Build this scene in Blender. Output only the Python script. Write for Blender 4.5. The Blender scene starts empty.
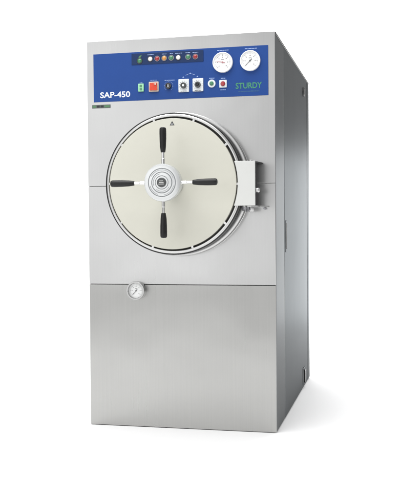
import bpy, bmesh, math, random
from mathutils import Matrix, Vector
random.seed(4)
S = bpy.context.scene
COL = S.collection
W, D, H = 0.8627, 1.4112, 1.7535
Z1, Z2 = 1.0958, 0.6491
BASE = Vector((W/2, D/2, 0))
PI = math.pi

# ------------------------------------------------------------------ materials
def rgb(r, g, b):
    f = lambda c: (c/255/12.92) if c/255 <= 0.04045 else ((c/255+0.055)/1.055)**2.4
    return (f(r), f(g), f(b), 1)

def mat(name, col, rough=0.5, metal=0.0, vary=0.04, nscale=30, bump=0.0, bscale=300, coat=0.0, tint=None,
        stretch=(1, 1, 1), rvary=0.06, spec=0.5, emit=None, trans=0.0, aniso=0.0, wavy=0.0, smudge=0.0):
    m = bpy.data.materials.new(name); m.use_nodes = True
    nt = m.node_tree; N = nt.nodes; L = nt.links
    p = N['Principled BSDF']
    p.inputs['Metallic'].default_value = metal
    p.inputs['Specular IOR Level'].default_value = spec
    p.inputs['Coat Weight'].default_value = coat
    p.inputs['Coat Roughness'].default_value = 0.08
    p.inputs['Transmission Weight'].default_value = trans
    if aniso: p.inputs['Anisotropic'].default_value = aniso
    if tint is not None: p.inputs['Specular Tint'].default_value = (tint, tint, tint, 1)
    if emit:
        p.inputs['Emission Color'].default_value = col; p.inputs['Emission Strength'].default_value = emit
    tc = N.new('ShaderNodeTexCoord'); mp = N.new('ShaderNodeMapping'); mp.inputs['Scale'].default_value = stretch
    nz = N.new('ShaderNodeTexNoise'); nz.inputs['Scale'].default_value = nscale; nz.inputs['Detail'].default_value = 5
    L.new(tc.outputs['Object'], mp.inputs['Vector']); L.new(mp.outputs['Vector'], nz.inputs['Vector'])
    r = N.new('ShaderNodeMapRange'); r.inputs['From Min'].default_value = .25; r.inputs['From Max'].default_value = .75
    r.inputs['To Min'].default_value = 1-vary; r.inputs['To Max'].default_value = 1+vary
    L.new(nz.outputs['Fac'], r.inputs['Value'])
    mx = N.new('ShaderNodeVectorMath'); mx.operation = 'SCALE'; mx.inputs[0].default_value = col[:3]
    L.new(r.outputs['Result'], mx.inputs['Scale']); L.new(mx.outputs['Vector'], p.inputs['Base Color'])
    r2 = N.new('ShaderNodeMapRange'); r2.inputs['From Min'].default_value = .25; r2.inputs['From Max'].default_value = .75
    r2.inputs['To Min'].default_value = max(.02, rough-rvary); r2.inputs['To Max'].default_value = rough+rvary
    L.new(nz.outputs['Fac'], r2.inputs['Value']); L.new(r2.outputs['Result'], p.inputs['Roughness'])
    if aniso:                                        # brushed sheet: highlights spread across the grain
        tg = N.new('ShaderNodeTangent'); tg.direction_type = 'RADIAL'; tg.axis = 'Z'; L.new(tg.outputs['Tangent'], p.inputs['Tangent'])
    if smudge:                                       # handling marks and cleaning smears in the gloss
        n3 = N.new('ShaderNodeTexNoise'); n3.inputs['Scale'].default_value = 3.2; n3.inputs['Detail'].default_value = 3; n3.inputs['Distortion'].default_value = .3
        L.new(tc.outputs['Object'], n3.inputs['Vector'])
        r3 = N.new('ShaderNodeMapRange'); r3.inputs['From Min'].default_value = .2; r3.inputs['From Max'].default_value = .8
        r3.inputs['To Min'].default_value = -smudge; r3.inputs['To Max'].default_value = smudge
        ad = N.new('ShaderNodeMath'); ad.operation = 'ADD'
        L.new(n3.outputs['Fac'], r3.inputs['Value']); L.new(r3.outputs['Result'], ad.inputs[0]); L.new(r2.outputs['Result'], ad.inputs[1])
        L.new(ad.outputs[0], p.inputs['Roughness'])
    if wavy:                                         # slight unevenness of thin sheet metal
        n4 = N.new('ShaderNodeTexNoise'); n4.inputs['Scale'].default_value = 2.6; n4.inputs['Detail'].default_value = 1.5
        L.new(tc.outputs['Object'], n4.inputs['Vector'])
        b4 = N.new('ShaderNodeBump'); b4.inputs['Strength'].default_value = 1; b4.inputs['Distance'].default_value = wavy
        L.new(n4.outputs['Fac'], b4.inputs['Height']); L.new(b4.outputs['Normal'], p.inputs['Normal'])
    if bump:
        n2 = N.new('ShaderNodeTexNoise'); n2.inputs['Scale'].default_value = bscale; n2.inputs['Detail'].default_value = 3
        L.new(mp.outputs['Vector'], n2.inputs['Vector'])
        b = N.new('ShaderNodeBump'); b.inputs['Strength'].default_value = bump; b.inputs['Distance'].default_value = .001
        L.new(n2.outputs['Fac'], b.inputs['Height']); L.new(b.outputs['Normal'], p.inputs['Normal'])
    return m

V = (1, 1, .008)   # vertical brushing
M = {
 'steel':    mat('brushed_steel', (.60, .602, .598, 1), .30, 1, .022, 240, stretch=V, rvary=.022, aniso=.7, wavy=.008, smudge=.025),
 'steel_mid':mat('brushed_steel_middle', (.60, .602, .598, 1), .30, 1, .022, 240, stretch=V, rvary=.022, aniso=.7, wavy=.008, smudge=.025),
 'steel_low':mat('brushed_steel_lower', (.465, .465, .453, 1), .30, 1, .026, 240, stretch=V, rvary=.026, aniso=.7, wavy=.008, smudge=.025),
 'side':     mat('brushed_steel_side_shaded', (.23, .238, .243, 1), .40, 1, .02, 220, tint=.2, stretch=V, rvary=.015, aniso=.75, wavy=.003, smudge=.02),  # same steel as the front; darker side reflection put into the base colour
 'side_front':mat('brushed_steel_side_front_shaded', (.26, .267, .271, 1), .40, 1, .02, 220, tint=.22, stretch=V, rvary=.015, aniso=.75, wavy=.003, smudge=.02),  # side darkening painted in here too, a little lighter
 'dark_metal':mat('dark_steel_trim', (.10, .10, .10, 1), .45, .8, .1, 60, tint=.4),
 'gap':      mat('dark_interior', (.06, .06, .058, 1), .8),
 'chrome':   mat('polished_steel', (.80, .80, .79, 1), .13, 1, .02, 60, rvary=.03),
 'flange':   mat('turned_steel', (.55, .55, .545, 1), .2, 1, .02, 30, rvary=.01),
 'edge_shade':     mat('dark_reflection_steel', (.05, .05, .05, 1), .3, .9, .05, 30),  # steel with a dark reflection put into its colour
 'bezel':    mat('grey_lamp_bezel', (.32, .32, .34, 1), .3, 1, .05, 60),
 'groove':   mat('grey_groove', rgb(150, 153, 155), .5, .3),
 'satin':    mat('satin_steel', (.60, .60, .592, 1), .26, 1, .02, 30, rvary=.015),
 'cream':    mat('cream_enamel', rgb(203, 202, 190), .34, 0, .012, 8, .03, 400, coat=.1, smudge=.05),
 'whiteplate':mat('white_enamel', rgb(212, 213, 210), .33, .25, .01, 20, .03, 500, smudge=.05),
 'hub':      mat('white_cast_hub', rgb(212, 214, 214), .27, .6, .004, 20, rvary=.01),
 'bakelite': mat('black_bakelite', (.010, .010, .010, 1), .38, 0, .1, 80, spec=.35),
 'rubber':   mat('black_rubber', (.012, .012, .012, 1), .5),
 'blue':     mat('blue_panel_paint', rgb(27, 68, 138), .42, 0, .03, 14, .03, 700, spec=.3),
 'navy':     mat('navy_strip', rgb(20, 46, 88), .35, 0, .03, 30, spec=.3),
 'print':    mat('white_print', rgb(236, 240, 246), .6),
 'printdim': mat('pale_blue_print', rgb(150, 172, 214), .6),
 'green_print': mat('green_print', rgb(66, 142, 104), .5),
 'dim_print':mat('dull_blue_print', rgb(38, 84, 130), .6),
 'printgrey': mat('worn_grey_print', rgb(176, 178, 180), .6),
 'dial':     mat('white_dial', rgb(240, 241, 240), .5),
 'ink':      mat('black_ink', rgb(36, 38, 42), .6),
 'redink':   mat('red_ink', rgb(176, 96, 104), .6),
 'glass_w':  mat('white_lamp_lens', rgb(246, 246, 244), .15, coat=.5),
 'glass_g':  mat('green_lamp_lens', rgb(66, 128, 92), .15, coat=.5),
 'glass_gp': mat('pale_green_lens', rgb(150, 214, 170), .2, coat=.5),
 'glass_r':  mat('red_lamp_lens', rgb(158, 40, 46), .15, coat=.5),
 'glass_o':  mat('orange_lamp_lens', rgb(214, 150, 76), .15, coat=.5),
 'rocker':   mat('orange_red_rocker', rgb(206, 62, 34), .25, coat=.4),
 'beige':    mat('beige_plastic', rgb(206, 190, 176), .4),
 'plate':    mat('pale_switch_plate', rgb(226, 230, 232), .4),
 'knob':     mat('dark_grey_knob', rgb(74, 76, 76), .35),
 'badge':    mat('grey_badge', rgb(96, 104, 100), .4, .4),
 'badge_g':  mat('badge_green', rgb(78, 122, 84), .4),
 
 'floor':    mat('white_studio_floor', (.86, .86, .86, 1), .75, 0, .004, 2, spec=.2),
}
def glass():
    m = bpy.data.materials.new('gauge_glass'); m.use_nodes = True; p = m.node_tree.nodes['Principled BSDF']
    nz = m.node_tree.nodes.new('ShaderNodeTexNoise'); nz.inputs['Scale'].default_value = 40
    r = m.node_tree.nodes.new('ShaderNodeMapRange'); r.inputs['To Min'].default_value = .02; r.inputs['To Max'].default_value = .06
    m.node_tree.links.new(nz.outputs['Fac'], r.inputs['Value']); m.node_tree.links.new(r.outputs['Result'], p.inputs['Roughness'])
    p.inputs['Base Color'].default_value = (1, 1, 1, 1); p.inputs['Alpha'].default_value = .12
    return m
M['clear'] = glass()

# ------------------------------------------------------------------ mesh helpers
def link(name, bm, m, parent=None, smooth=False, bevel=0.0, seg=2, origin=BASE):
    bmesh.ops.remove_doubles(bm, verts=bm.verts, dist=1e-6)
    bmesh.ops.recalc_face_normals(bm, faces=bm.faces)
    if parent is not None: bmesh.ops.translate(bm, verts=bm.verts, vec=-origin)
    me = bpy.data.meshes.new(name); bm.to_mesh(me); bm.free()
    me.materials.append(M[m] if isinstance(m, str) else m)
    o = bpy.data.objects.new(name, me); COL.objects.link(o); o.parent = parent
    if smooth:
        for f in me.polygons: f.use_smooth = True
        me.set_sharp_from_angle(angle=math.radians(32))
    if bevel:
        b = o.modifiers.new('bevel', 'BEVEL'); b.width = bevel; b.segments = seg; b.limit_method = 'ANGLE'
        b.angle_limit = math.radians(40); b.harden_normals = False
        for f in me.polygons: f.use_smooth = True
        me.set_sharp_from_angle(angle=math.radians(32))
    return o

def box(bm, x0, x1, y0, y1, z0, z1):
    v = [bm.verts.new((x, y, z)) for x in (x0, x1) for y in (y0, y1) for z in (z0, z1)]
    for q in ((0, 1, 3, 2), (4, 6, 7, 5), (0, 4, 5, 1), (2, 3, 7, 6), (0, 2, 6, 4), (1, 5, 7, 3)):
        bm.faces.new([v[i] for i in q])
    return v

def lathe(bm, prof, c, n=128, axis='y'):
    """prof: list of (r, t); t runs along the axis. closed to the axis where r == 0"""
    rings = []
    for r, t in prof:
        ring = []
        if r <= 1e-7: ring = [bm.verts.new(pt(c, 0, 0, t, axis))]
        else: ring = [bm.verts.new(pt(c, r*math.cos(2*PI*k/n), r*math.sin(2*PI*k/n), t, axis)) for k in range(n)]
        rings.append(ring)
    for a, b in zip(rings, rings[1:]):
        for k in range(n):
            k2 = (k+1) % n
            if len(a) == 1 and len(b) == 1: continue
            if len(a) == 1: bm.faces.new((a[0], b[k], b[k2]))
            elif len(b) == 1: bm.faces.new((a[k], b[0], a[k2]))
            else: bm.faces.new((a[k], b[k], b[k2], a[k2]))
def pt(c, u, v, t, axis):
    c = Vector(c)
    if axis == 'y': return c + Vector((u, t, v))
    if axis == 'x': return c + Vector((t, u, v))
    return c + Vector((u, v, t))

def lathe_dir(bm, prof, c, d, n=32):
    d = Vector(d).normalized(); rot = d.to_track_quat('Z', 'Y').to_matrix()
    b2 = bmesh.new(); lathe(b2, prof, (0, 0, 0), n, 'z')
    bmesh.ops.transform(b2, matrix=Matrix.Translation(Vector(c)) @ rot.to_4x4(), verts=b2.verts)
    me = bpy.data.meshes.new('tmp'); b2.to_mesh(me); b2.free(); bm.from_mesh(me); bpy.data.meshes.remove(me)

def prism(bm, pts, y0, y1):
    """outline pts (x, z) extruded from y0 to y1"""
    a = [bm.verts.new((x, y0, z)) for x, z in pts]; b = [bm.verts.new((x, y1, z)) for x, z in pts]
    bm.faces.new(a); bm.faces.new(b[::-1]); n = len(pts)
    for k in range(n): bm.faces.new((a[k], a[(k+1) % n], b[(k+1) % n], b[k]))

def text(name, s, cx, cz, h, w, y, m, parent, bold=0.0, shear=0.0, thick=.0006):
    cu = bpy.data.curves.new('t', 'FONT'); cu.body = s; cu.size = 1; cu.offset = bold; cu.extrude = .01
    cu.shear = shear; cu.resolution_u = 4
    ob = bpy.data.objects.new('t', cu); COL.objects.link(ob)
    dg = bpy.context.evaluated_depsgraph_get(); dg.update()
    me = bpy.data.meshes.new_from_object(ob.evaluated_get(dg))
    bm = bmesh.new(); bm.from_mesh(me); bpy.data.objects.remove(ob); bpy.data.curves.remove(cu); bpy.data.meshes.remove(me)
    xs = [v.co.x for v in bm.verts]; ys = [v.co.y for v in bm.verts]
    x0, x1, y0, y1 = min(xs), max(xs), min(ys), max(ys)
    for v in bm.verts:
        X = cx + ((v.co.x-x0)/(x1-x0)-.5)*w; Z = cz + ((v.co.y-y0)/(y1-y0)-.5)*h
        Y = y - thick*(.5+v.co.z/.02)
        v.co = (X, Y, Z)
    return link(name, bm, m, parent)

# ------------------------------------------------------------------ the autoclave
A = bpy.data.objects.new('autoclave', None); COL.objects.link(A); A.location = BASE
A['label'] = 'tall stainless steel autoclave with blue control panel and round cream door'
A['category'] = 'autoclave'

# inner carcass seen as dark lines in the seams
bm = bmesh.new(); box(bm, .004, W-.004, .010, D-.004, .012, H-.004); link('carcass', bm, 'gap', A)
bm = bmesh.new(); box(bm, .012, W-.012, .014, D-.012, 0, .012); link('plinth', bm, 'rubber', A)

def front_panel(name, z0, z1, m):
    bm = bmesh.new(); box(bm, 0, W-.0015, 0, .009, z0, z1)
    return link(name, bm, m, A, bevel=.0007, seg=2)
upper = front_panel('upper_front_panel', Z1+.0012, H-.0006, 'steel')
middle = front_panel('middle_front_panel', Z2+.0016, Z1-.0012, 'steel_mid')
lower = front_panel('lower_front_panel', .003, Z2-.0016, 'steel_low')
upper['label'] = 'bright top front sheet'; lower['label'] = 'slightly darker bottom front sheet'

# sides, top, back
def side_sheet(name, y0, y1, x0, x1, m, z0=.006, z1=H-.012):
    bm = bmesh.new(); box(bm, x0, x1, y0, y1, z0, z1); return link(name, bm, m, A, bevel=.0018)
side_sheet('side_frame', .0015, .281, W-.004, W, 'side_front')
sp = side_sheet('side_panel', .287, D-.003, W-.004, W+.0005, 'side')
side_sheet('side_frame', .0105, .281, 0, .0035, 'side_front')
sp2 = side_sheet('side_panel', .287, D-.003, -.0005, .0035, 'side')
bm = bmesh.new(); box(bm, 0, W+.0015, .0105, D, H-.0105, H); link('top_panel', bm, 'dark_metal', A, bevel=.002)
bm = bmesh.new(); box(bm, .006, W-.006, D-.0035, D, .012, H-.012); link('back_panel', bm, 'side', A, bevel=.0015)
# pressed rib near the rear edge of the side and shallow fold behind the front frame
for x0, x1, par in ((W+.0006, W+.0026, sp), (-.0026, -.0006, sp2)):
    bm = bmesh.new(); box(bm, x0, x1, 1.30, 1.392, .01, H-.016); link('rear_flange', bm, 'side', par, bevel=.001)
# pull slot on the side panel's front edge
def pull(x, s, par):
    bm = bmesh.new(); box(bm, min(x, x+s*.003), max(x, x+s*.003), .300, .352, .785, .935)
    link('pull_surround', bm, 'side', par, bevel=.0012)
    bm = bmesh.new(); box(bm, min(x+s*.0031, x+s*.0042), max(x+s*.0031, x+s*.0042), .318, .345, .80, .922)
    link('pull_slot', bm, 'gap', par, bevel=.0005)
pull(W+.0006, 1, sp); pull(-.0006, -1, sp2)
# cam lock high at the rear, breaker switch low at the rear
bm = bmesh.new(); lathe(bm, [(0, 0), (.026, 0), (.026, .006), (.021, .009), (.0205, .007), (0, .007)], (W+.0006, 1.105, 1.655), 40, 'x')
k = link('cam_lock', bm, 'dark_metal', A, smooth=True)
bm = bmesh.new(); box(bm, W+.0078, W+.0098, 1.100, 1.128, 1.640, 1.672); link('lock_barrel', bm, 'gap', k)
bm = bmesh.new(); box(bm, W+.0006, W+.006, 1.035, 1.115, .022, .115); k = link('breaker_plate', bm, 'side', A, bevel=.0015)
bm = bmesh.new(); box(bm, W+.0062, W+.013, 1.052, 1.098, .034, .104); link('breaker_switch', bm, 'rubber', k, bevel=.002)

# ------------------------------------------------------------------ control panel
PX0, PX1, PZ0, PZ1 = .0312, .8325, 1.478, 1.695
bm = bmesh.new(); box(bm, PX0, PX1, -.0022, -.0002, PZ0, PZ1)
panel = link('control_panel', bm, 'blue', A, bevel=.0006)
Y0 = -.0023
bm = bmesh.new(); box(bm, .2135, .5445, -.0042, -.0024, 1.6375, 1.688)
strip = link('indicator_strip', bm, 'navy', A, bevel=.0006)
YS = -.0043
def lamp(x, z, m, r=.0100, y=YS, parent=strip, h=.006, bez='dark_metal', name='indicator_lamp'):
    bm = bmesh.new()
    lathe(bm, [(0, -h), (r*.45, -h*.9), (r*.8, -h*.55), (r, -h*.1), (r, 0)], (x, y, z), 32)
    o = link(name, bm, m, parent, smooth=True)
    bm = bmesh.new(); lathe(bm, [(r*1.01, 0), (r*1.01, -.002), (r*1.22, -.002), (r*1.28, 0)], (x, y, z), 32)
    link('lamp_bezel', bm, bez, parent, smooth=True)
    return o
for x, m in ((.3009, 'glass_w'), (.3335, 'glass_r'), (.3659, 'glass_o'), (.3985, 'glass_g'), (.4304, 'glass_w'), (.4753, 'glass_g'), (.509, 'glass_r')):
    lamp(x, 1.6605, m, bez='dark_metal' if m == 'glass_w' else 'bezel')
lamp(.2515, 1.6545, 'glass_g', r=.0105)
def caption(x0, x1, z, y, h, m, par, name='printed_caption'):
    bm = bmesh.new(); dash(bm, x0, x1, z, y, h); return link(name, bm, m, par)
def dash(bm, x0, x1, z, y, h=.0028):
    x = x0
    while x < x1-.001:
        w = min(random.choice((.004, .007, .010, .013)), x1-x); box(bm, x, x+w, y-.0003, y, z-h/2, z+h/2*random.uniform(.7, 1)); x += w+.0016
for x0, x1 in ((.288, .318), (.356, .376), (.392, .405), (.416, .448), (.463, .486), (.496, .522)):
    caption(x0, x1, 1.6795, YS, .0028, 'printdim', strip)
# small printed leaf mark over the first green lamp
bm = bmesh.new(); prism(bm, [(.246, 1.669), (.252, 1.6665), (.258, 1.672), (.261, 1.681), (.255, 1.678), (.249, 1.676)], YS-.0004, YS)
link('printed_mark', bm, 'badge_g', strip)

for x0, x1, z, h in ((.607, .660, 1.6822, .0034), (.730, .783, 1.6835, .0034), (.366, .412, 1.5622, .003), (.300, .330, 1.5655, .0018),
                     (.570, .594, 1.5625, .004), (.622, .642, 1.5600, .004), (.620, .644, 1.5095, .0034), (.250, .264, 1.5570, .002)):
    caption(x0, x1, z, Y0, h, 'printdim', panel)
for x, z in ((.452, 1.5735), (.5165, 1.5735), (.484, 1.589)):      # small triangles and swash over the switches
    bm = bmesh.new(); prism(bm, [(x-.0045, z-.003), (x+.0045, z-.003), (x, z+.003)], Y0-.0003, Y0); link('printed_arrow', bm, 'printdim', panel)
for x0, x1, z0, z1 in ((.463, .478, 1.580, 1.5855), (.490, .505, 1.5855, 1.580)):
    bm = bmesh.new(); prism(bm, [(x0, z0), (x1, z1), (x1, z1+.0018), (x0, z0+.0018)], Y0-.0003, Y0); link('printed_line', bm, 'printdim', panel)
text('model_lettering', 'SAP-450', .1337, 1.5085, .0265, .142, Y0, 'print', panel, bold=.02)
text('maker_lettering', 'STURDY', .7465, 1.5235, .0260, .116, Y0, 'green_print', panel, bold=.018)
bm = bmesh.new(); dash(bm, .700, .795, 1.4985, Y0, .0055); link('printed_subtitle', bm, 'dim_print', panel)

# pale green push button
bm = bmesh.new(); box(bm, .2435, .2705, -.0085, Y0, 1.5165, 1.5525); k = link('push_button', bm, 'glass_gp', A, bevel=.003, seg=3)
bm = bmesh.new(); box(bm, .2515, .2625, -.0098, -.0086, 1.5225, 1.5325); box(bm, .2515, .2625, -.0098, -.0086, 1.5365, 1.5465)
link('button_marking', bm, 'glass_g', k)
# red rocker switch in its beige frame
bm = bmesh.new(); box(bm, .2935, .3395, -.0085, Y0, 1.5135, 1.5585); k = link('rocker_switch', bm, 'beige', A, bevel=.003, seg=3)
bm = bmesh.new(); prism(bm, [(.299, 1.519), (.334, 1.519), (.334, 1.553), (.299, 1.553)], -.015, -.0086)
for v in bm.verts:
    if v.co.y < -.01 and v.co.z > 1.54: v.co.y = -.010
link('rocker', bm, 'rocker', k, bevel=.002)
bm = bmesh.new(); prism(bm, [(.318, 1.547), (.331, 1.551), (.328, 1.541)], -.0165, -.0125); link('rocker_marking', bm, 'beige', k)
# key switch
bm = bmesh.new(); lathe(bm, [(0, -.004), (.0085, -.004), (.0095, -.010), (.0128, -.010), (.0135, 0)], (.3843, Y0, 1.5365), 40)
k = link('key_switch', bm, 'dark_metal', A, smooth=True)
bm = bmesh.new(); box(bm, .3828, .3858, -.0135, -.0064, 1.530, 1.543); link('key_slot', bm, 'print', k)
bm = bmesh.new()
for t in range(-50, 231, 20):
    a = math.radians(t); x, z = .3843+.0195*math.cos(a), 1.5365+.0195*math.sin(a); box(bm, x-.0012, x+.0012, Y0-.0003, Y0, z-.0012, z+.0012)
link('key_scale', bm, 'printdim', k)
# two square rotary switches
def rotary(cx, cz, dark):
    bm = bmesh.new(); box(bm, cx-.0243, cx+.0243, -.0075, Y0, cz-.029, cz+.029)
    k = link('rotary_switch', bm, 'plate', A, bevel=.003, seg=3)
    bm = bmesh.new(); lathe(bm, [(0, -.0085), (.0060, -.0085), (.0062, -.006), (.0076, -.006), (.0078, -.011), (.0122, -.011), (.0130, -.0098), (.0134, 0)], (cx, -.0077, cz), 48)
    link('switch_knob', bm, 'knob', k, smooth=True)
    bm = bmesh.new(); lathe(bm, [(0, -.0110), (.0052, -.0110), (.0058, -.0092), (.0058, -.0087)], (cx, -.0077, cz), 32)
    link('knob_centre', bm, 'ink' if dark else 'plate', k, smooth=True)
    bm = bmesh.new()
    for t in range(-45, 226, 30):
        a = math.radians(t); x, z = cx+.020*math.cos(a), cz+.020*math.sin(a); box(bm, x-.001, x+.001, -.0079, -.0076, z-.001, z+.001)
    dash(bm, cx-.014, cx+.014, cz-.0245, -.0076, .0022)
    link('switch_scale', bm, 'ink', k)
rotary(.4546, 1.5349, False); rotary(.5194, 1.5355, True)
# green pilot lamp, red square button
bm = bmesh.new(); lathe(bm, [(0, 0), (0, -.0045), (.0165, -.0045), (.0175, -.003), (.0175, 0)], (.5815, Y0, 1.5385), 40); k = link('pilot_lamp', bm, 'plate', A, smooth=True)
bm = bmesh.new(); lathe(bm, [(0, -.006), (.006, -.0052), (.0095, -.002), (.0095, 0)], (.5815, Y0-.0046, 1.5385), 32); link('lamp_lens', bm, 'glass_g', k, smooth=True)
bm = bmesh.new(); box(bm, .6155, .6495, -.0075, Y0, 1.5185, 1.5520); k = link('stop_button', bm, 'plate', A, bevel=.003, seg=3)
bm = bmesh.new(); lathe(bm, [(0, -.007), (.008, -.0065), (.0105, -.003), (.0105, 0)], (.6325, -.0076, 1.5352), 32); link('button_cap', bm, 'glass_r', k, smooth=True)

# gauges
def gauge(name, cx, cz, r, y, bez, needle_deg, depth, ntick=24, needle='ink', rim='satin'):
    bm = bmesh.new()
    lathe(bm, [(0, -depth*.55), (r*bez, -depth*.55), (r*bez, -depth*.92), (r*(bez+.05), -depth), (r*.97, -depth), (r, -depth*.9), (r, 0)], (cx, y, cz), 72)
    g = link(name, bm, rim, A, smooth=True)
    yd = y-depth*.55
    bm = bmesh.new(); lathe(bm, [(0, -.001), (r*bez*.995, -.001), (r*bez*.995, 0)], (cx, yd, cz), 64); link('dial', bm, 'dial', g)
    bm = bmesh.new(); R = r*bez
    for k in range(ntick+1):
        a = math.radians(225-270*k/ntick); big = k % 4 == 0
        r0, r1, hw = R*(.70 if big else .78), R*.86, R*(.020 if big else .011)
        ca, sa = math.cos(a), math.sin(a)
        P = [(cx+ca*r0-sa*hw, cz+sa*r0+ca*hw), (cx+ca*r0+sa*hw, cz+sa*r0-ca*hw), (cx+ca*r1+sa*hw, cz+sa*r1-ca*hw), (cx+ca*r1-sa*hw, cz+sa*r1+ca*hw)]
        prism(bm, P, yd-.0014, yd-.0011)
        if big:                                                   # smudge-sized figures on the scale
            x, z = cx+ca*R*.56, cz+sa*R*.56; box(bm, x-R*.055, x+R*.055, yd-.0014, yd-.0011, z-R*.035, z+R*.035)
    box(bm, cx-R*.16, cx+R*.16, yd-.0014, yd-.0011, cz+R*.27, cz+R*.33)
    link('dial_scale', bm, 'ink', g)
    bm = bmesh.new(); a = math.radians(needle_deg); ca, sa = math.cos(a), math.sin(a)
    def q(u, v): return (cx+ca*u-sa*v, cz+sa*u+ca*v)
    prism(bm, [q(-R*.28, R*.04), q(-R*.28, -R*.04), q(0, -R*.034), q(R*.72, -R*.012), q(R*.72, R*.012), q(0, R*.034)], yd-.0032, yd-.0022)
    lathe(bm, [(0, -.0045), (R*.09, -.004), (R*.09, -.002)], (cx, yd, cz), 24)
    link('needle', bm, needle, g)
    bm = bmesh.new(); lathe(bm, [(0, -depth*.86), (r*bez*.99, -depth*.84)], (cx, y, cz), 48); link('gauge_glass', bm, 'clear', g, smooth=True)
    return g
gauge('pressure_gauge', .6325, 1.628, .0445, Y0, .90, 168, .014, needle='redink', rim='dial')['label'] = 'left gauge on the blue panel, thin red needle'
gauge('pressure_gauge', .7544, 1.6294, .0445, Y0, .90, 225, .014, rim='dial')['label'] = 'right gauge on the blue panel, dark needle'
gauge('thermometer_gauge', .2300, .6225, .0425, -.0005, .78, 232, .036, rim='flange')['label'] = 'chrome rimmed gauge across the lower seam'

# badge under the control panel
bm = bmesh.new(); box(bm, .0225, .1105, -.0018, -.0002, 1.4500, 1.4660); k = link('name_badge', bm, 'badge', A, bevel=.0005)
for x0, x1, m in ((.026, .041, 'badge_g'), (.082, .107, 'badge_g'), (.045, .059, 'ink'), (.063, .078, 'ink')):
    bm = bmesh.new(); box(bm, x0, x1, -.0022, -.0019, 1.4535, 1.4625); link('badge_print', bm, m, k)

# ------------------------------------------------------------------ door
CX, CZ = .428, 1.0955
DC = (CX, 0, CZ)
# flange ring welded to the front sheet
bm = bmesh.new()
lathe(bm, [(.290, -.0002), (.3185, -.0002), (.3185, -.010), (.3165, -.012), (.3100, -.012), (.3100, -.034), (.3150, -.036), (.3160, -.038), (.3160, -.052), (.3140, -.054), (.290, -.054), (.290, -.0002)], (CX+.010, 0, CZ), 180)
flange = link('door_flange', bm, 'flange', A, smooth=True)
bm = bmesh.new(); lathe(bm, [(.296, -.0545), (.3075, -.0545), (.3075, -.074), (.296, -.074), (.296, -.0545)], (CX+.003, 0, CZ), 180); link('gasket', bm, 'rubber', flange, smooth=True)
# door: cream dished plate, steel rim, dark slot broken by tabs
bm = bmesh.new()
lathe(bm, [(0, -.1068), (.15, -.1066), (.25, -.1060), (.2832, -.1052), (.2848, -.1040), (.2852, -.078), (0, -.078)], (CX-.0045, 0, CZ), 180)
door = link('door', bm, 'cream', A, smooth=True)
bm = bmesh.new(); lathe(bm, [(.2800, -.0842), (.2972, -.0842), (.2972, -.0845), (.2800, -.0845), (.2800, -.0842)], DC, 180); link('slot_bottom', bm, 'gap', door)
bm = bmesh.new()
lathe(bm, [(.2915, -.0846), (.2915, -.1040), (.2925, -.1058), (.2960, -.1068), (.2995, -.1066), (.3020, -.1052), (.3044, -.1022), (.3044, -.0760), (.296, -.0745), (.2915, -.0846)], DC, 180)
link('door_rim', bm, 'satin', door, smooth=True)
bm = bmesh.new()
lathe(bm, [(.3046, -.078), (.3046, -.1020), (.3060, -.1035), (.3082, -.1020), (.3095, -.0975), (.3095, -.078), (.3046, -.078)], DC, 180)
link('rim_edge', bm, 'edge_shade', door, smooth=True)  # rounded rim edge, its dark reflection painted in; no separate seal
for k in range(10):
    a = math.radians(71-36*k); ca, sa = math.cos(a), math.sin(a)
    P = [(CX+ca*r-sa*s, CZ+sa*r+ca*s) for r, s in ((.2800, -.0050), (.2930, -.0050), (.2930, .0050), (.2800, .0050))]
    bm = bmesh.new(); prism(bm, P, -.1046, -.0850); link('rim_tab', bm, 'satin', door, bevel=.0008)
# warning triangle
bm = bmesh.new(); x, z, s = .4265, 1.3570, .0105
prism(bm, [(x-s, z-s*.75), (x+s, z-s*.75), (x, z+s)], -.1065, -.1052); k = link('warning_sticker', bm, 'ink', door)
bm = bmesh.new(); prism(bm, [(x-s*.6, z-s*.52), (x+s*.6, z-s*.52), (x, z+s*.55)], -.1069, -.1066); link('warning_sticker', bm, 'printgrey', door)
bm = bmesh.new(); box(bm, x-.0012, x+.0012, -.1072, -.1070, z-.0045, z+.005); link('warning_mark', bm, 'ink', door)

# ------------------------------------------------------------------ handwheel
HX, HZ = .4275, 1.0930
YH = -.268
bm = bmesh.new()
lathe(bm, [(0, -.108), (.046, -.108), (.046, -.116), (.034, -.119), (.032, -.236), (.070, -.240), (.0775, -.245), (.0785, -.248), (.0790, -.276), (.0770, -.2815),
           (.070, -.2835), (.0600, -.2840), (.0590, -.2815), (.0570, -.2815), (.0560, -.2845), (.0450, -.2855), (.0440, -.2830), (.0420, -.2830), (.0412, -.2860), (.0290, -.2870), (.0282, -.2850), (.0266, -.2850), (.0258, -.2875), (0, -.2875)], (HX, 0, HZ), 128)
wheel = link('handwheel', bm, 'hub', A, smooth=True)
bm = bmesh.new(); lathe(bm, [(0, -.2935), (.0165, -.2930), (.0195, -.2915), (.0200, -.2877)], (HX, 0, HZ), 48); link('centre_cap', bm, 'knob', wheel, smooth=True)
bm = bmesh.new()
for i in range(3): box(bm, HX-.012+.002*i, HX+.012-.002*i, -.2942, -.2936, HZ-.008+.0065*i, HZ-.0055+.0065*i)
link('cap_marking', bm, 'satin', wheel)
for ra, rb, yy in ((.0573, .0588, -.2818), (.0422, .0438, -.2833), (.0268, .0280, -.2853)):
    bm = bmesh.new(); lathe(bm, [(ra, yy), (rb, yy), (rb, yy-.0004), (ra, yy-.0004), (ra, yy)], (HX, 0, HZ), 96); link('hub_groove', bm, 'groove', wheel)
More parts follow.
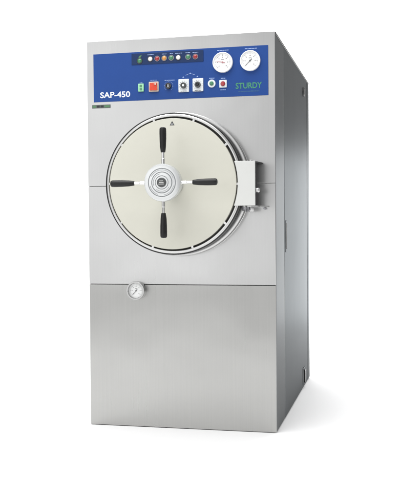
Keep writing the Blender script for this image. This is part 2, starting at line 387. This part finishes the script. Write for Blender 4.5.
for t0, t1, r in ((20, 150, .0512), (195, 250, .0512), (280, 345, .0512), (100, 200, .0355), (230, 330, .0355)):   # worn print round the hub
    bm = bmesh.new(); n = 14; yb = -.2853 if r > .04 else -.2868
    P = [(HX+q*math.cos(math.radians(t0+(t1-t0)*k/n)), HZ+q*math.sin(math.radians(t0+(t1-t0)*k/n))) for q, ks in ((r, range(n+1)), (r+.0016, range(n, -1, -1))) for k in ks]
    prism(bm, P, yb-.0006, yb+.0010); link('hub_print', bm, 'groove', wheel)
for dx, dz in ((1, 0), (0, 1), (-1, 0), (0, -1)):
    c = (HX, -.262, HZ)
    bm = bmesh.new(); lathe_dir(bm, [(0, .074), (.0075, .074), (.0075, .100), (.0062, .102), (.0062, .138), (0, .138)], c, (dx, 0, dz), 24)
    s = link('spoke', bm, 'chrome', wheel, smooth=True)
    bm = bmesh.new(); lathe_dir(bm, [(0, .126), (.0085, .126), (.0100, .129), (.0128, .150), (.0142, .180), (.0145, .205), (.0143, .2225), (.0125, .2280), (.0080, .2302), (0, .2308)], c, (dx, 0, dz), 32)
    link('grip', bm, 'bakelite', wheel, smooth=True)

# ------------------------------------------------------------------ hinge
bm = bmesh.new()
arc = []
za, zb = .9970, 1.1870
a0, a1 = math.asin((za-CZ)/.2880), math.asin((zb-CZ)/.2880)
for k in range(25):
    a = a0+(a1-a0)*k/24; arc.append((CX+.2880*math.cos(a), CZ+.2880*math.sin(a)))
prism(bm, arc[::-1]+[(arc[0][0], za), (.7905, za), (.7905, zb)][1:], -.1170, -.1075)
hinge = link('hinge_bracket', bm, 'whiteplate', A, bevel=.0012)
bm = bmesh.new(); box(bm, .7780, .7900, -.1073, -.055, za+.004, zb-.004); link('bracket_web', bm, 'dark_metal', hinge, bevel=.001)
for z in (1.180, .9915):
    bm = bmesh.new()
    xr = .832 if z < 1.1 else .806
    pts = [(.735, -.0002), (xr, -.0002), (xr, -.012), (.800, -.040), (.796, -.090), (.770, -.104), (.752, -.098), (.748, -.060)]
    vs0 = [bm.verts.new((x, y, z)) for x, y in pts]; vs1 = [bm.verts.new((x, y, z+.006)) for x, y in pts]
    bm.faces.new(vs0); bm.faces.new(vs1[::-1])
    for i in range(len(pts)): bm.faces.new((vs0[i], vs0[(i+1) % len(pts)], vs1[(i+1) % len(pts)], vs1[i]))
    link('hinge_lug', bm, 'satin' if z < 1.1 else 'dark_metal', hinge, bevel=.0012)  # upper lug darker: shade of its underside put into the colour
bm = bmesh.new(); lathe(bm, [(0, .972), (.010, .972), (.0125, .976), (.0125, .9915), (.009, .9918), (.009, 1.1880), (.0115, 1.1883), (.0115, 1.1925), (.009, 1.194), (0, 1.194)], (.7660, -.070, 0), 32, 'z')
link('hinge_pin', bm, 'flange', hinge, smooth=True)
bm = bmesh.new(); lathe(bm, [(0, .016), (.007, .0155), (.011, .011), (.0115, .004), (.0115, 0), (0, 0)], (.7902, -.088, 1.063), 32, 'x')
link('hinge_knob', bm, 'satin', hinge, smooth=True)
for zz in (.9860,):
    bm = bmesh.new(); lathe(bm, [(0, -.020), (.0052, -.020), (.0058, -.018), (.0058, -.0002), (0, -.0002)], (.8150, 0, zz), 6)
    link('hinge_bolt', bm, 'bezel', hinge)
for x, z in ((.735, .9835), (.7455, .9815), (.757, .9825)):       # screw heads and stops under the bracket
    bm = bmesh.new(); lathe(bm, [(0, z-.010), (.004, z-.010), (.0045, z+.009), (0, z+.009)], (x, -.092, 0), 12, 'z'); link('hinge_screw', bm, 'bezel', hinge, smooth=True)

# ------------------------------------------------------------------ studio sweep (the setting)
bm = bmesh.new()
prof = [(-9, 0)] + [(4.6, 0)] + [(4.6+2.2*math.sin(t*PI/24), 2.2-2.2*math.cos(t*PI/24)) for t in range(1, 13)] + [(6.8, 7)]
vs = [[bm.verts.new((x, y, z)) for y, z in prof] for x in (-9, 11)]
for i in range(len(prof)-1): bm.faces.new((vs[0][i], vs[0][i+1], vs[1][i+1], vs[1][i]))
fl = link('floor', bm, 'floor'); fl['kind'] = 'structure'
for f in fl.data.polygons: f.use_smooth = True

# ------------------------------------------------------------------ lights
def area(name, loc, target, sx, sy, power, col=(1, 1, 1)):
    l = bpy.data.lights.new(name, 'AREA'); l.shape = 'RECTANGLE'; l.size = sx; l.size_y = sy; l.energy = power; l.color = col
    o = bpy.data.objects.new(name, l); COL.objects.link(o); o.location = loc
    o.rotation_euler = (Vector(target)-Vector(loc)).to_track_quat('-Z', 'Y').to_euler(); return o
area('softbox_overhead', (-.1, -1.5, 4.2), (.3, -.8, 0), 3.8, 3.8, 174)
area('softbox_rear_overhead', (-.3, 3.2, 4.8), (.4, 3.4, 0), 5.0, 2.4, 190)
area('softbox_key', (-1.6, -4.3, 1.65), (.2, 0, 1.2), 3.4, 2.7, 30)
area('softbox_low', (.15, -4.2, .76), (.6, 0, .8), 1.3, .75, 2.2)  # unseen lamp added for the bright patch low on the middle panel
area('softbox_side', (2.25, 3.2, .80), (.9, .9, .85), 1.3, 1.45, 72)  # unseen lamp placed to reflect as a light band in the side panel
area('backdrop_light', (.4, 3.4, 4.2), (.2, 6.8, 2.2), 6.0, .8, 260)

w = bpy.data.worlds.new('World'); S.world = w; w.use_nodes = True
nt = w.node_tree; bg = nt.nodes['Background']
tc = nt.nodes.new('ShaderNodeTexCoord'); sx = nt.nodes.new('ShaderNodeSeparateXYZ'); mr = nt.nodes.new('ShaderNodeMapRange')
nt.links.new(tc.outputs['Generated'], sx.inputs[0]); nt.links.new(sx.outputs['Z'], mr.inputs['Value'])
mr.inputs['From Min'].default_value = -1; mr.inputs['From Max'].default_value = 1
cr = nt.nodes.new('ShaderNodeValToRGB'); nt.links.new(mr.outputs['Result'], cr.inputs[0]); nt.links.new(cr.outputs['Color'], bg.inputs['Color'])
e = cr.color_ramp.elements
e[0].position = .0; e[0].color = (.5, .5, .5, 1); e[1].position = 1; e[1].color = (1, 1, 1, 1)
for p, v in ((.49, .35), (.56, .75), (.66, 1.0)):
    n = e.new(p); n.color = (v, v, v*1.01, 1)
bg.inputs['Strength'].default_value = .58

# ------------------------------------------------------------------ camera
yaw, pitch, roll = .2270, -.0280, -.0074
cy, sy_, cp, sp_, c_, s_ = math.cos(yaw), math.sin(yaw), math.cos(pitch), math.sin(pitch), math.cos(roll), math.sin(roll)
f = Vector((-sy_*cp, cy*cp, sp_)); right = Vector((cy, sy_, 0)); up = right.cross(f)
r2 = right*c_+up*s_; u2 = -right*s_+up*c_
cam = bpy.data.cameras.new('camera'); co = bpy.data.objects.new('camera', cam); COL.objects.link(co)
mw = Matrix((r2, u2, -f)).transposed().to_4x4(); mw.translation = (1.385, -3.7363, .9121); co.matrix_world = mw
cam.sensor_fit = 'HORIZONTAL'; cam.sensor_width = 36; cam.lens = 861.99/400*36; cam.clip_end = 100; cam.clip_start = .05
S.camera = co
S.view_settings.view_transform = 'Standard'; S.view_settings.look = 'None'; S.view_settings.gamma = 1; S.view_settings.exposure = 0
S.render.engine = 'CYCLES'
